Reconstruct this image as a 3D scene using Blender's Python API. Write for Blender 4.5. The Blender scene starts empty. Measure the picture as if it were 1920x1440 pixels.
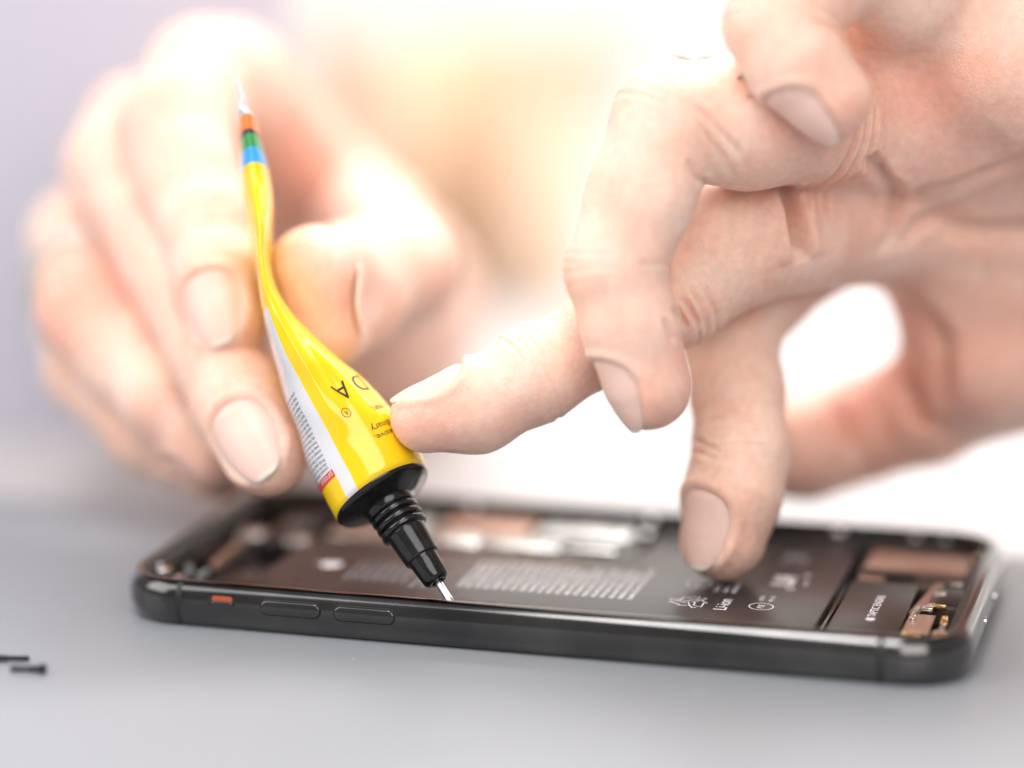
import bpy, bmesh, math, random
import numpy as np
from mathutils import Vector, Matrix
random.seed(7); rng = np.random.default_rng(7)
S = 0.001                                   # modelling in millimetres, scene in metres
scene = bpy.context.scene
COL = scene.collection

# ------------------------------------------------------------------ camera
CAMP = np.array([112.1074, -445.473, 132.3337]); FPX = 5108.68
yaw, pit, rol = math.radians(-15.48018), math.radians(11.58260), math.radians(0.12162)
F = np.array([math.sin(yaw)*math.cos(pit), math.cos(yaw)*math.cos(pit), -math.sin(pit)])
R0 = np.cross(F, [0, 0, 1]); R0 /= np.linalg.norm(R0); U0 = np.cross(R0, F)
R = R0*math.cos(rol)+U0*math.sin(rol); U = -R0*math.sin(rol)+U0*math.cos(rol)
def P(px, py, d):
    """a point d millimetres in front of the lens, on the ray of a photo pixel"""
    return CAMP + d*(F + R*(px-960)/FPX + U*(720-py)/FPX)
def unz(px, py, z):
    d = F*FPX + R*(px-960) + U*(720-py); return CAMP + d*((z-CAMP[2])/d[2])
cam = bpy.data.cameras.new('camera'); co = bpy.data.objects.new('camera', cam); COL.objects.link(co)
m = Matrix(((R[0], U[0], -F[0], CAMP[0]*S), (R[1], U[1], -F[1], CAMP[1]*S), (R[2], U[2], -F[2], CAMP[2]*S), (0, 0, 0, 1)))
co.matrix_world = m
cam.sensor_width = 36; cam.sensor_fit = 'HORIZONTAL'; cam.lens = 36*FPX/1920
cam.clip_start = 0.02; cam.clip_end = 50
cam.dof.use_dof = True; cam.dof.focus_distance = 0.4495; cam.dof.aperture_fstop = 2.7; cam.dof.aperture_blades = 0
scene.camera = co

# ------------------------------------------------------------------ helpers
def tag(o, label=None, cat=None, group=None, kind=None):
    if label: o['label'] = label
    if cat: o['category'] = cat
    if group: o['group'] = group
    if kind: o['kind'] = kind
    return o
def empty(name, loc=(0, 0, 0)):
    o = bpy.data.objects.new(name, None); COL.objects.link(o); o.location = Vector(loc)*S
    o.empty_display_size = 0.01
    return o
def link(name, me, mat, parent=None, smooth=True):
    o = bpy.data.objects.new(name, me); COL.objects.link(o)
    for mm in (mat if isinstance(mat, (list, tuple)) else [mat]): me.materials.append(mm)
    if smooth and len(me.polygons): me.polygons.foreach_set('use_smooth', np.ones(len(me.polygons), bool))
    if parent is not None:
        o.parent = parent
        pl = Vector((0, 0, 0)); q = parent
        while q is not None: pl += q.location; q = q.parent
        o.location = -pl
    return o
def mesh(name, V, Fc, mat, parent=None, smooth=True, mi=None):
    me = bpy.data.meshes.new(name); me.from_pydata((np.asarray(V)*S).tolist(), [], [list(map(int, f)) for f in Fc])
    o = link(name, me, mat, parent, smooth)
    if mi is not None: me.polygons.foreach_set('material_index', np.array(mi, dtype=np.int32))
    me.update(); return o
def bmobj(name, bm, mat, parent=None, smooth=True, angle=None):
    bmesh.ops.recalc_face_normals(bm, faces=bm.faces)
    me = bpy.data.meshes.new(name)
    for v in bm.verts: v.co *= S
    bm.to_mesh(me); bm.free()
    o = link(name, me, mat, parent, smooth)
    if angle: me.set_sharp_from_angle(angle=math.radians(angle))
    return o
def add_box(bm, x0, x1, y0, y1, z0, z1, bev=0.25, rot=0, piv=None, seg=2):
    r = bmesh.ops.create_cube(bm, size=1)
    vs = r['verts']
    c = Vector(((x0+x1)/2, (y0+y1)/2, (z0+z1)/2))
    for v in vs: v.co = Vector((v.co.x*(x1-x0), v.co.y*(y1-y0), v.co.z*(z1-z0))) + c
    if rot:
        bmesh.ops.rotate(bm, cent=c, matrix=Matrix.Rotation(rot, 3, 'Z'), verts=vs)
    if bev:
        es = list({e for v in vs for e in v.link_edges})
        bmesh.ops.bevel(bm, geom=es, offset=bev, segments=seg, affect='EDGES', profile=.5)
def box(name, b, mat, parent, bev=0.25, rot=0):
    bm = bmesh.new(); add_box(bm, *b, bev=bev, rot=rot)
    return bmobj(name, bm, mat, parent, True, 35)
def add_cyl(bm, c, axis, r0, r1, h, n=24, cap=True, bev=0):
    a = Vector(axis).normalized(); q = a.to_track_quat('Z', 'Y').to_matrix().to_4x4()
    rr = bmesh.ops.create_cone(bm, cap_ends=cap, segments=n, radius1=r0, radius2=r1, depth=h,
                               matrix=Matrix.Translation(Vector(c)+a*h/2) @ q)
    return rr['verts']
def lathe(name, O, A, prof, mat, parent, n=64):
    """prof: list of (distance along axis, radius)"""
    A = np.array(A)/np.linalg.norm(A); e1 = np.cross(A, [0, 0, 1]); e1 /= np.linalg.norm(e1); e2 = np.cross(A, e1)
    V = []; Fc = []
    for s, r in prof:
        for k in range(n):
            t = 2*math.pi*k/n; V.append(np.array(O)+A*s+(e1*math.cos(t)+e2*math.sin(t))*r)
    for i in range(len(prof)-1):
        for k in range(n):
            Fc.append((i*n+k, i*n+(k+1) % n, (i+1)*n+(k+1) % n, (i+1)*n+k))
    o = mesh(name, V, Fc, mat, parent); o.data.set_sharp_from_angle(angle=math.radians(40))
    return o
def text_mesh(txt, size, align='CENTER', offset=0.0, spacing=1.0):
    cu = bpy.data.curves.new('t', 'FONT'); cu.body = txt; cu.size = size; cu.align_x = align; cu.align_y = 'CENTER'
    cu.resolution_u = 3; cu.offset = offset; cu.space_character = spacing
    ob = bpy.data.objects.new('t', cu)
    me = bpy.data.meshes.new_from_object(ob); bpy.data.objects.remove(ob)
    V = np.array([v.co[:] for v in me.vertices]).reshape(-1, 3); Fc = [tuple(p.vertices) for p in me.polygons]
    bpy.data.meshes.remove(me)
    return V, Fc
class MB:
    def __init__(s): s.V = []; s.F = []; s.n = 0
    def add(s, V, Fc):
        V = np.asarray(V)
        if len(V) == 0: return
        s.V.append(V); s.F += [tuple(i+s.n for i in f) for f in Fc]; s.n += len(V)
    def build(s, name, mat, parent=None, smooth=False):
        return mesh(name, np.concatenate(s.V), s.F, mat, parent, smooth)
def stroke(pts, w, closed=False):
    """flat ribbon along 2-D points"""
    pts = np.array(pts, float); n = len(pts); V = []; Fc = []
    for i in range(n):
        a = pts[(i-1) % n] if (closed or i > 0) else pts[i]; b = pts[(i+1) % n] if (closed or i < n-1) else pts[i]
        t = (b-a)/max(np.linalg.norm(b-a), 1e-6); nn = np.array([-t[1], t[0]])
        V += [pts[i]+nn*w/2, pts[i]-nn*w/2]
    for i in range(n if closed else n-1):
        j = (i+1) % n; Fc.append((2*i, 2*i+1, 2*j+1, 2*j))
    V = np.array(V); return np.c_[V, np.zeros(len(V))], Fc

# ------------------------------------------------------------------ materials
def mat(name, color=(.5, .5, .5), rough=.5, metal=0, spec=.5, **kw):
    m = bpy.data.materials.new(name); m.use_nodes = True
    b = m.node_tree.nodes['Principled BSDF']
    b.inputs['Base Color'].default_value = (*color, 1); b.inputs['Roughness'].default_value = rough
    b.inputs['Metallic'].default_value = metal; b.inputs['Specular IOR Level'].default_value = spec
    for k, v in kw.items(): b.inputs[k.replace('_', ' ')].default_value = v
    return m
def nd(m, t, **kw):
    n = m.node_tree.nodes.new(t)
    for k, v in kw.items():
        if k in n.inputs: n.inputs[k].default_value = v
        else: setattr(n, k, v)
    return n
def L(m, a, b): m.node_tree.links.new(a, b)
def bsdf(m): return m.node_tree.nodes['Principled BSDF']
def noise_var(m, c1, c2, scale, detail=4, lo=.35, hi=.65, rough=None, bump=0, bscale=None, stretch=None, bdist=.0001):
    tc = nd(m, 'ShaderNodeTexCoord'); src = tc.outputs['Object']
    if stretch:
        mp = nd(m, 'ShaderNodeMapping'); mp.inputs['Scale'].default_value = stretch; L(m, src, mp.inputs[0]); src = mp.outputs[0]
    n = nd(m, 'ShaderNodeTexNoise', Scale=scale, Detail=detail); L(m, src, n.inputs['Vector'])
    r = nd(m, 'ShaderNodeValToRGB'); r.color_ramp.elements[0].position = lo; r.color_ramp.elements[1].position = hi
    r.color_ramp.elements[0].color = (*c1, 1); r.color_ramp.elements[1].color = (*c2, 1)
    L(m, n.outputs[0], r.inputs[0]); L(m, r.outputs[0], bsdf(m).inputs['Base Color'])
    if rough:
        mr = nd(m, 'ShaderNodeMapRange'); mr.inputs[3].default_value = rough[0]; mr.inputs[4].default_value = rough[1]
        L(m, n.outputs[0], mr.inputs[0]); L(m, mr.outputs[0], bsdf(m).inputs['Roughness'])
    if bump:
        n2 = nd(m, 'ShaderNodeTexNoise', Scale=bscale or scale*4, Detail=3); L(m, src, n2.inputs['Vector'])
        bp = nd(m, 'ShaderNodeBump', Strength=bump, Distance=bdist); L(m, n2.outputs[0], bp.inputs['Height']); L(m, bp.outputs[0], bsdf(m).inputs['Normal'])
    return m

M = {}
M['steel'] = noise_var(mat('dark_polished_steel', (.1, .1, .105), .25, 1, Coat_Weight=.6, Coat_Roughness=.06), (.065, .063, .065), (.12, .115, .112), 55, 6, rough=(.07, .22), bump=.1, bscale=1500, bdist=.00002)
M['steel_button'] = mat('button_steel', (.08, .08, .083), .22, 1, Coat_Weight=.5, Coat_Roughness=.1)
M['band'] = mat('antenna_plastic', (.012, .012, .013), .45)
M['groove'] = mat('groove_black', (.004, .004, .005), .6)
M['black'] = noise_var(mat('black_plastic', (.012, .012, .012), .4), (.008, .008, .008), (.02, .018, .017), 500, rough=(.3, .5))
M['blackgloss'] = mat('black_gloss_film', (.01, .009, .009), .18)
M['glass_back'] = mat('back_glass', (.01, .01, .012), .1)
M['battery'] = noise_var(mat('battery_wrap', (.026, .024, .025), .3), (.023, .021, .022), (.032, .029, .029), 60, rough=(.24, .33), bump=.06, bscale=300)
M['haptic'] = mat('haptic_shell', (.032, .027, .025), .34)
M['orange'] = mat('orange_switch_mark', (.40, .06, .02), .4)
M['silver'] = noise_var(mat('shield_silver', (.75, .74, .72), .25, 1), (.62, .61, .6), (.82, .8, .78), 300, rough=(.18, .4))
M['chrome'] = mat('bright_steel', (.85, .84, .83), .12, 1)
M['gold'] = mat('gold_contact', (.85, .62, .30), .22, 1)
M['copper'] = noise_var(mat('copper_brown_foil', (.42, .25, .19), .42, .35), (.36, .20, .15), (.46, .28, .21), 120)
M['flex'] = noise_var(mat('flex_cable', (.06, .035, .028), .35), (.04, .024, .02), (.085, .05, .04), 300)
M['pcb'] = noise_var(mat('pcb', (.03, .04, .035), .45), (.015, .02, .018), (.06, .06, .055), 900)
M['grey_chip'] = mat('grey_chip', (.18, .18, .18), .4)
M['print'] = mat('white_print', (.85, .84, .87), .5)
M['print_dim'] = mat('grey_print', (.42, .42, .47), .5)
M['ink'] = mat('black_ink', (.035, .025, .015), .4)
M['ink_grey'] = mat('grey_ink', (.10, .10, .16), .45)
M['yellow'] = noise_var(mat('yellow_lacquer', (.9, .57, .006), .2, 0, .6), (.89, .55, .005), (.93, .61, .009), 40, rough=(.08, .17), bump=.12, bscale=160, bdist=.0003)
M['white_lacquer'] = noise_var(mat('white_lacquer', (.68, .68, .71), .22), (.66, .66, .70), (.72, .72, .74), 40, rough=(.1, .2), bump=.12, bscale=160, bdist=.0003)
M['red_label'] = mat('red_print', (.72, .07, .035), .3)
M['band_orange'] = mat('orange_lacquer', (.88, .20, .02), .3)
M['band_dark'] = mat('dark_lacquer', (.05, .035, .03), .3)
M['band_green'] = mat('green_lacquer', (.03, .30, .07), .3)
M['band_blue'] = mat('blue_lacquer', (.03, .36, .78), .3)
M['nozzle'] = noise_var(mat('nozzle_plastic', (.008, .008, .009), .2), (.006, .006, .007), (.012, .012, .013), 400, rough=(.10, .2), bump=.12, bscale=700, bdist=.0001)
M['needle'] = mat('needle_steel', (.6, .6, .62), .3, 1)
M['screw'] = mat('blackened_screw', (.02, .022, .035), .35, .6)
M['mat'] = noise_var(mat('grey_work_mat', (.30, .312, .338), .36), (.286, .299, .326), (.315, .326, .35), 9, 8, rough=(.34, .5), bump=.14, bscale=1400, bdist=.0001)
M['table'] = noise_var(mat('white_table', (.52, .505, .51), .5), (.50, .485, .495), (.54, .52, .52), 3)
M['wall_white'] = noise_var(mat('white_wall', (.84, .82, .78), .8), (.82, .80, .76), (.86, .84, .81), 2)
M['wall_lav'] = noise_var(mat('lavender_wall', (.56, .56, .66), .8), (.55, .55, .65), (.59, .59, .68), 2)
M['apricot'] = noise_var(mat('apricot_cloth', (.87, .70, .55), .9), (.88, .70, .54), (.85, .62, .44), 3)
M['cream'] = mat('cream_cloth', (.86, .78, .66), .9)
M['dust'] = mat('white_dust', (.9, .9, .9), .6)

# ------------------------------------------------------------------ skin
def skin_mat(name, pale, mid, red):
    m = mat(name, mid, .47, 0, .4)
    b = bsdf(m); b.subsurface_method = 'RANDOM_WALK'
    b.inputs['Subsurface Weight'].default_value = 1.0
    b.inputs['Subsurface Radius'].default_value = (1.0, .36, .2); b.inputs['Subsurface Scale'].default_value = .0022
    tc = nd(m, 'ShaderNodeTexCoord'); O = tc.outputs['Object']
    n1 = nd(m, 'ShaderNodeTexNoise', Scale=90, Detail=5, Roughness=.6); L(m, O, n1.inputs['Vector'])
    r1 = nd(m, 'ShaderNodeValToRGB'); e = r1.color_ramp.elements
    e[0].position = .36; e[0].color = (*mid, 1); e[1].position = .66; e[1].color = (*pale, 1); L(m, n1.outputs[0], r1.inputs[0])
    at = nd(m, 'ShaderNodeAttribute'); at.attribute_name = 'flush'
    n2 = nd(m, 'ShaderNodeTexNoise', Scale=230, Detail=4); L(m, O, n2.inputs['Vector'])
    ma = nd(m, 'ShaderNodeMath', operation='MULTIPLY'); L(m, at.outputs['Fac'], ma.inputs[0])
    mb = nd(m, 'ShaderNodeMapRange'); mb.inputs[1].default_value = .3; mb.inputs[2].default_value = .7; mb.inputs[3].default_value = .55; mb.inputs[4].default_value = 1.0
    L(m, n2.outputs[0], mb.inputs[0]); L(m, mb.outputs[0], ma.inputs[1])
    mx = nd(m, 'ShaderNodeMix', data_type='RGBA'); L(m, ma.outputs[0], mx.inputs[0]); L(m, r1.outputs[0], mx.inputs[6]); mx.inputs[7].default_value = (*red, 1)
    # fine mottling
    n3 = nd(m, 'ShaderNodeTexNoise', Scale=700, Detail=3); L(m, O, n3.inputs['Vector'])
    m3 = nd(m, 'ShaderNodeMapRange'); m3.inputs[1].default_value = .3; m3.inputs[2].default_value = .7; m3.inputs[3].default_value = .93; m3.inputs[4].default_value = 1.05; L(m, n3.outputs[0], m3.inputs[0])
    mm = nd(m, 'ShaderNodeVectorMath', operation='SCALE'); L(m, mx.outputs[2], mm.inputs[0]); L(m, m3.outputs[0], mm.inputs['Scale'])
    L(m, mm.outputs[0], b.inputs['Base Color'])
    # pores and fine skin furrows
    v = nd(m, 'ShaderNodeTexVoronoi', Scale=1500, feature='DISTANCE_TO_EDGE'); 
    nw = nd(m, 'ShaderNodeTexNoise', Scale=900, Detail=2); L(m, O, nw.inputs['Vector'])
    vm = nd(m, 'ShaderNodeVectorMath', operation='MULTIPLY_ADD'); L(m, nw.outputs['Color'], vm.inputs[0]); vm.inputs[1].default_value = (.0008,)*3; L(m, O, vm.inputs[2])
    L(m, vm.outputs[0], v.inputs['Vector'])
    vr = nd(m, 'ShaderNodeMapRange'); vr.inputs[1].default_value = 0; vr.inputs[2].default_value = .25; L(m, v.outputs[0], vr.inputs[0])
    n4 = nd(m, 'ShaderNodeTexNoise', Scale=400, Detail=4, Roughness=.6); L(m, O, n4.inputs['Vector'])
    ad = nd(m, 'ShaderNodeMath', operation='MULTIPLY_ADD'); L(m, n4.outputs[0], ad.inputs[0]); ad.inputs[1].default_value = 3.0; L(m, vr.outputs[0], ad.inputs[2])
    bp = nd(m, 'ShaderNodeBump', Strength=.6, Distance=.00007); L(m, ad.outputs[0], bp.inputs['Height']); L(m, bp.outputs[0], b.inputs['Normal'])
    return m
M['skin'] = skin_mat('skin', (.90, .67, .56), (.85, .54, .425), (.82, .35, .26))
def nail_mat():
    m = mat('nail', (.88, .58, .50), .30, 0, .28); b = bsdf(m)
    b.inputs['Subsurface Weight'].default_value = .6; b.inputs['Subsurface Radius'].default_value = (1, .5, .35); b.inputs['Subsurface Scale'].default_value = .0012
    at = nd(m, 'ShaderNodeAttribute'); at.attribute_name = 'free_edge'
    mx = nd(m, 'ShaderNodeMix', data_type='RGBA'); L(m, at.outputs['Fac'], mx.inputs[0]); mx.inputs[6].default_value = (.88, .58, .50, 1); mx.inputs[7].default_value = (.84, .73, .64, 1)
    L(m, mx.outputs[2], b.inputs['Base Color'])
    return m
M['nail'] = nail_mat()
M['hair'] = mat('body_hair', (.30, .19, .12), .5)

# ------------------------------------------------------------------ hands: blended bone surface, then wrapped mesh
def cone_d(X, a, b, ra, rb):
    ba = (b-a).astype(np.float32); pa = X-a.astype(np.float32)
    h = np.clip(pa@ba/max(float(ba@ba), 1e-6), 0, 1)
    q = pa-h[:, None]*ba
    return np.sqrt(np.einsum('ij,ij->i', q, q))-(ra+(rb-ra)*h)
def smin(a, b, k):
    h = np.maximum(k-np.abs(a-b), 0)/k
    return np.minimum(a, b)-h*h*k*.25
class Hand:
    def __init__(s): s.palm = []; s.fingers = []; s.joints = []; s.nails = []; s.creases = []; s.flush = []; s.folds = []
    def add_palm(s, a, b, ra, rb): s.palm.append((P(*a), P(*b), ra, rb))
    def add_finger(s, pts, nprox=1, blobs=(), k=2.5):
        """pts: (px, py, depth, radius) from the palm to the tip"""
        q = [(P(*p[:3]), p[3]) for p in pts]
        cones = [(q[i][0], q[i+1][0], q[i][1], q[i+1][1]) for i in range(len(q)-1)]
        bl = [(P(*b[0]), P(*b[1]), b[2], b[3]) for b in blobs]
        s.fingers.append((cones, nprox, bl, k)); return q
    def sdf(s, X):
        X = X.astype(np.float32)
        if len(X) > 4000:                       # work in spatial blocks so far bones drop out
            key = np.floor(X/22).astype(np.int64); k1 = key[:, 0]*1000003+key[:, 1]*1009+key[:, 2]
            order = np.argsort(k1, kind='stable'); ks = k1[order]; cut = np.r_[0, np.nonzero(np.diff(ks))[0]+1, len(ks)]
            out = np.empty(len(X), np.float32)
            for a, b in zip(cut[:-1], cut[1:]): out[order[a:b]] = s._sdf(X[order[a:b]])
            return out
        return s._sdf(X)
    def _sdf(s, X):
        d = None; mid_ = (X.min(0)+X.max(0))/2; R_ = float(np.linalg.norm(X.max(0)-mid_))
        def near(c, lim):
            return float(cone_d(mid_[None], *c)[0]) < lim
        best = min(float(cone_d(mid_[None], *c)[0]) for c in s.allc())
        lim = best+2*R_+18
        for c in s.palm:
            if not near(c, lim): continue
            e = cone_d(X, *c); d = e if d is None else smin(d, e, 7.0)
        full = None; pal = d
        for cones, npx, bl, k in s.fingers:
            f = None
            for i, c in enumerate(cones):
                if near(c, lim):
                    e = cone_d(X, *c); f = e if f is None else smin(f, e, k)
                if i == npx-1 and f is not None: pal = f if pal is None else smin(pal, f, 4.5)
            for c in bl:
                if near(c, lim): f = cone_d(X, *c) if f is None else smin(f, cone_d(X, *c), 3.0)
            if f is None: continue
            full = f if full is None else smin(full, f, .7)
        if pal is None: return full
        if full is None: return pal
        return smin(pal, full, .7)
    def allc(s):
        for c in s.palm: yield c
        for cones, _, bl, _ in s.fingers:
            for c in cones: yield c
            for c in bl: yield c
def nets(sdf, lo, hi, h=1.6, C=4):
    n = np.ceil((hi-lo)/(h*C)).astype(int)+1
    ax = [lo[i]+np.arange(n[i])*h*C for i in range(3)]
    G = np.stack(np.meshgrid(*ax, indexing='ij'), -1).reshape(-1, 3)
    dc = sdf(G+h*C/2-h/2).reshape(n)
    fine = np.repeat(np.repeat(np.repeat(dc, C, 0), C, 1), C, 2)
    msk = np.abs(fine) < h*C*1.1+2
    idx = np.argwhere(msk); out = np.empty(len(idx), np.float32)
    for i in range(0, len(idx), 400000): out[i:i+400000] = sdf(lo+idx[i:i+400000]*h)
    fine[msk] = out; d = fine; N = d.shape
    neg = d < 0
    act = np.zeros((N[0]-1, N[1]-1, N[2]-1), np.int8)
    cr = [(i, j, k) for i in (0, 1) for j in (0, 1) for k in (0, 1)]
    sl = lambda A, o: A[o[0]:A.shape[0]-1+o[0], o[1]:A.shape[1]-1+o[1], o[2]:A.shape[2]-1+o[2]]
    for o in cr: act += sl(neg, o)
    cells = np.argwhere((act > 0) & (act < 8)); vid = -np.ones(act.shape, np.int64); vid[tuple(cells.T)] = np.arange(len(cells))
    acc = np.zeros((len(cells), 3)); cnt = np.zeros(len(cells))
    for a in cr:
        for ax_ in range(3):
            if a[ax_]: continue
            b = list(a); b[ax_] = 1
            da = d[cells[:, 0]+a[0], cells[:, 1]+a[1], cells[:, 2]+a[2]]; db = d[cells[:, 0]+b[0], cells[:, 1]+b[1], cells[:, 2]+b[2]]
            m_ = (da < 0) != (db < 0); t = np.where(m_, da/np.where(m_, da-db, 1), 0)
            p = np.repeat(np.array(a, float)[None], len(cells), 0); p[:, ax_] += t
            acc[m_] += p[m_]; cnt[m_] += 1
    V = lo+(cells+acc/cnt[:, None])*h
    Q = []
    for ax_ in range(3):
        o = [0, 0, 0]; o[ax_] = 1
        A = neg[:N[0]-o[0], :N[1]-o[1], :N[2]-o[2]]; B = neg[o[0]:, o[1]:, o[2]:]
        E = np.argwhere(A != B); b1, b2 = [(1, 2), (2, 0), (0, 1)][ax_]
        E = E[(E[:, b1] > 0) & (E[:, b2] > 0) & (E[:, b1] < act.shape[b1]) & (E[:, b2] < act.shape[b2])]
        s_ = A[tuple(E.T)]
        def g(d1, d2):
            c = E.copy(); c[:, b1] -= d1; c[:, b2] -= d2; return vid[tuple(c.T)]
        q = np.stack([g(1, 1), g(0, 1), g(0, 0), g(1, 0)], 1)
        q[~s_] = q[~s_][:, ::-1]; Q.append(q[(q >= 0).all(1)])
    return V, np.concatenate(Q)
def np_mesh(V, Q):
    me = bpy.data.meshes.new('tmp'); me.vertices.add(len(V)); me.vertices.foreach_set('co', np.ascontiguousarray(V, np.float32).ravel())
    me.loops.add(Q.size); me.loops.foreach_set('vertex_index', Q.astype(np.int32).ravel())
    me.polygons.add(len(Q)); me.polygons.foreach_set('loop_start', np.arange(len(Q), dtype=np.int32)*Q.shape[1])
    me.update(calc_edges=True); return me
def get_v(me):
    a = np.empty(len(me.vertices)*3, np.float32); me.vertices.foreach_get('co', a); return a.reshape(-1, 3)
def get_n(me):
    a = np.empty(len(me.vertices)*3, np.float32); me.vertex_normals.foreach_get('vector', a); return a.reshape(-1, 3)
def set_v(me, V): me.vertices.foreach_set('co', np.ascontiguousarray(V, np.float32).ravel()); me.update()
def subdiv(V, Q):
    """split every quad in four (straight midpoints; the bone surface rounds them afterwards)"""
    n = len(V); E = np.concatenate([np.sort(np.stack([Q[:, k], Q[:, (k+1) % 4]], 1), 1) for k in range(4)])
    key = E[:, 0].astype(np.int64)*n+E[:, 1]; uk, inv = np.unique(key, return_inverse=True)
    a, b = uk//n, uk % n; m = len(Q); em = inv.reshape(4, m)+n; fm = n+len(uk)+np.arange(m)
    V2 = np.concatenate([V, (V[a]+V[b])/2, V[Q].mean(1)])
    Q2 = np.concatenate([np.stack([Q[:, k], em[k], fm, em[(k-1) % 4]], 1) for k in range(4)])
    return V2, Q2
def vnormals(V, Q):
    d1 = V[Q[:, 2]]-V[Q[:, 0]]; d2 = V[Q[:, 3]]-V[Q[:, 1]]; fn = np.cross(d1, d2); N = np.empty_like(V)
    for c in range(3): N[:, c] = np.bincount(Q.ravel(), np.repeat(fn[:, c], 4), len(V))
    return N/np.maximum(np.linalg.norm(N, axis=1), 1e-12)[:, None]
def unit(v): v = np.asarray(v, float); return v/np.linalg.norm(v)
def sstep(x, a, b): t = np.clip((x-a)/(b-a), 0, 1); return t*t*(3-2*t)
def cheap_noise(X, f, seed):
    r = np.random.default_rng(seed); o = np.zeros(len(X))
    for i in range(6):
        k = r.normal(size=3); k = k/np.linalg.norm(k)*f*(.7+.6*r.random()); o += np.sin(X@k+r.random()*6.28)
    return o/6
class Nail:
    def __init__(s, tip, prev, rad, nrm, length=12.5, ang=50, back=7.0, over=.30, carve=1.0):
        s.carve = carve
        s.t = unit(tip-prev); n = nrm-(nrm@s.t)*s.t; s.n = unit(n); s.b = np.cross(s.t, s.n)
        s.base = tip-s.t*back; s.L = length; s.A = math.radians(ang); s.r = rad; s.over = over; s.tip = tip
    def e(s, v, ang):
        vv = np.clip(1-v/.42, 0, None); a = np.abs(ang)/s.A
        e1 = (vv**2.05+a**2.05)**(1/2.05)
        vd = np.clip((v-.56)/.45, 0, None)
        return np.where(v < .42, e1, (a**2.2+vd**2.2)**(1/2.2))
    def own(s, h, X):
        """distance to the finger that carries this nail, and to no other"""
        cn = min(h.fingers, key=lambda f: np.linalg.norm(f[0][-1][1]-s.tip)); X = X.astype(np.float32); f = None
        for c in cn[0][-4:]: e = cone_d(X, *c); f = e if f is None else smin(f, e, cn[3])
        for c in cn[2]: f = smin(f, cone_d(X, *c), 3.0)
        return f
    def displace(s, X, N, h):
        D = X-s.base; v = D@s.t/s.L; y = D@s.n; x = D@s.b; ang = np.arctan2(x, y); rr = np.hypot(x, y)
        ok = (v > -.5) & (v < 1.4) & (rr < s.r*1.6) & (np.abs(ang) < 2.0)
        oi = np.nonzero(ok)[0]; ok[oi[np.abs(s.own(h, X[oi])) > .5]] = False
        e = s.e(v, ang); fade = 1-sstep(v, .85, 1.05)
        d = -.85*(1-sstep(e, .86, 1.0))*fade + .38*np.exp(-((e-1.16)/.13)**2)*fade*(1+.3*(v < .3))
        return np.where(ok, d*s.carve, 0)
    def build(s, h, parent):
        sdf = lambda X: s.own(h, X)
        nu, nv = 25, 33; A_, V_ = np.meshgrid(np.linspace(-1, 1, nu), np.linspace(0, 1, nv), indexing='ij')
        # outline-conforming grid
        aw = np.where(V_ < .42, np.power(np.clip(1-np.power(np.clip(1-V_/.42, 0, 1), 2.05), 0, 1), 1/2.05),
                      np.power(np.clip(1-np.power(np.clip((V_-.56)/.45, 0, 1), 2.2), 0, 1), 1/2.2))
        ang = A_*aw*s.A*1.0; ax = s.base+V_[..., None]*s.L*s.t
        dr = np.cos(ang)[..., None]*s.n+np.sin(ang)[..., None]*s.b
        r = np.full(V_.shape, s.r)
        pos = s.base+np.minimum(V_, .62)[..., None]*s.L*s.t      # radius taken over the nail bed
        for _ in range(6):
            dd = sdf((pos+dr*r[..., None]).reshape(-1, 3)).reshape(r.shape); r = r-dd
        # keep the plate nearly straight lengthwise, falling gently towards the free edge
        drop = np.clip((V_-.4)/.6, 0, 1)**2*s.r*s.over
        r = r-.12-drop-.4*(1-sstep(V_, 0, .12))
        r = r - .25*np.abs(A_)**4*aw
        Pt = ax+dr*r[..., None]
        Pi = ax+dr*(r-.55)[..., None]
        V = np.concatenate([Pt.reshape(-1, 3), Pi.reshape(-1, 3)]); K = nu*nv; Fc = []
        g = lambda i, j: i*nv+j
        for i in range(nu-1):
            for j in range(nv-1):
                Fc.append((g(i, j), g(i+1, j), g(i+1, j+1), g(i, j+1))); Fc.append((K+g(i, j), K+g(i, j+1), K+g(i+1, j+1), K+g(i+1, j)))
        for i in range(nu-1):
            for j in (0, nv-1):
                Fc.append((g(i, j), g(i+1, j), K+g(i+1, j), K+g(i, j)))
        for j in range(nv-1):
            for i in (0, nu-1):
                Fc.append((g(i, j), g(i, j+1), K+g(i, j+1), K+g(i, j)))
        o = mesh('fingernail', V, Fc, M['nail'], parent)
        bm = bmesh.new(); bm.from_mesh(o.data); bmesh.ops.remove_doubles(bm, verts=bm.verts, dist=1e-6); bmesh.ops.recalc_face_normals(bm, faces=bm.faces); bm.to_mesh(o.data); bm.free()
        o.data.polygons.foreach_set('use_smooth', np.ones(len(o.data.polygons), bool))
        vv = np.array([v.co[:] for v in o.data.vertices])/S
        fe = sstep((vv-s.base)@s.t/s.L, .93, .97)
        a = o.data.attributes.new('free_edge', 'FLOAT', 'POINT'); a.data.foreach_set('value', fe.astype(np.float32))
        return o
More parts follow.
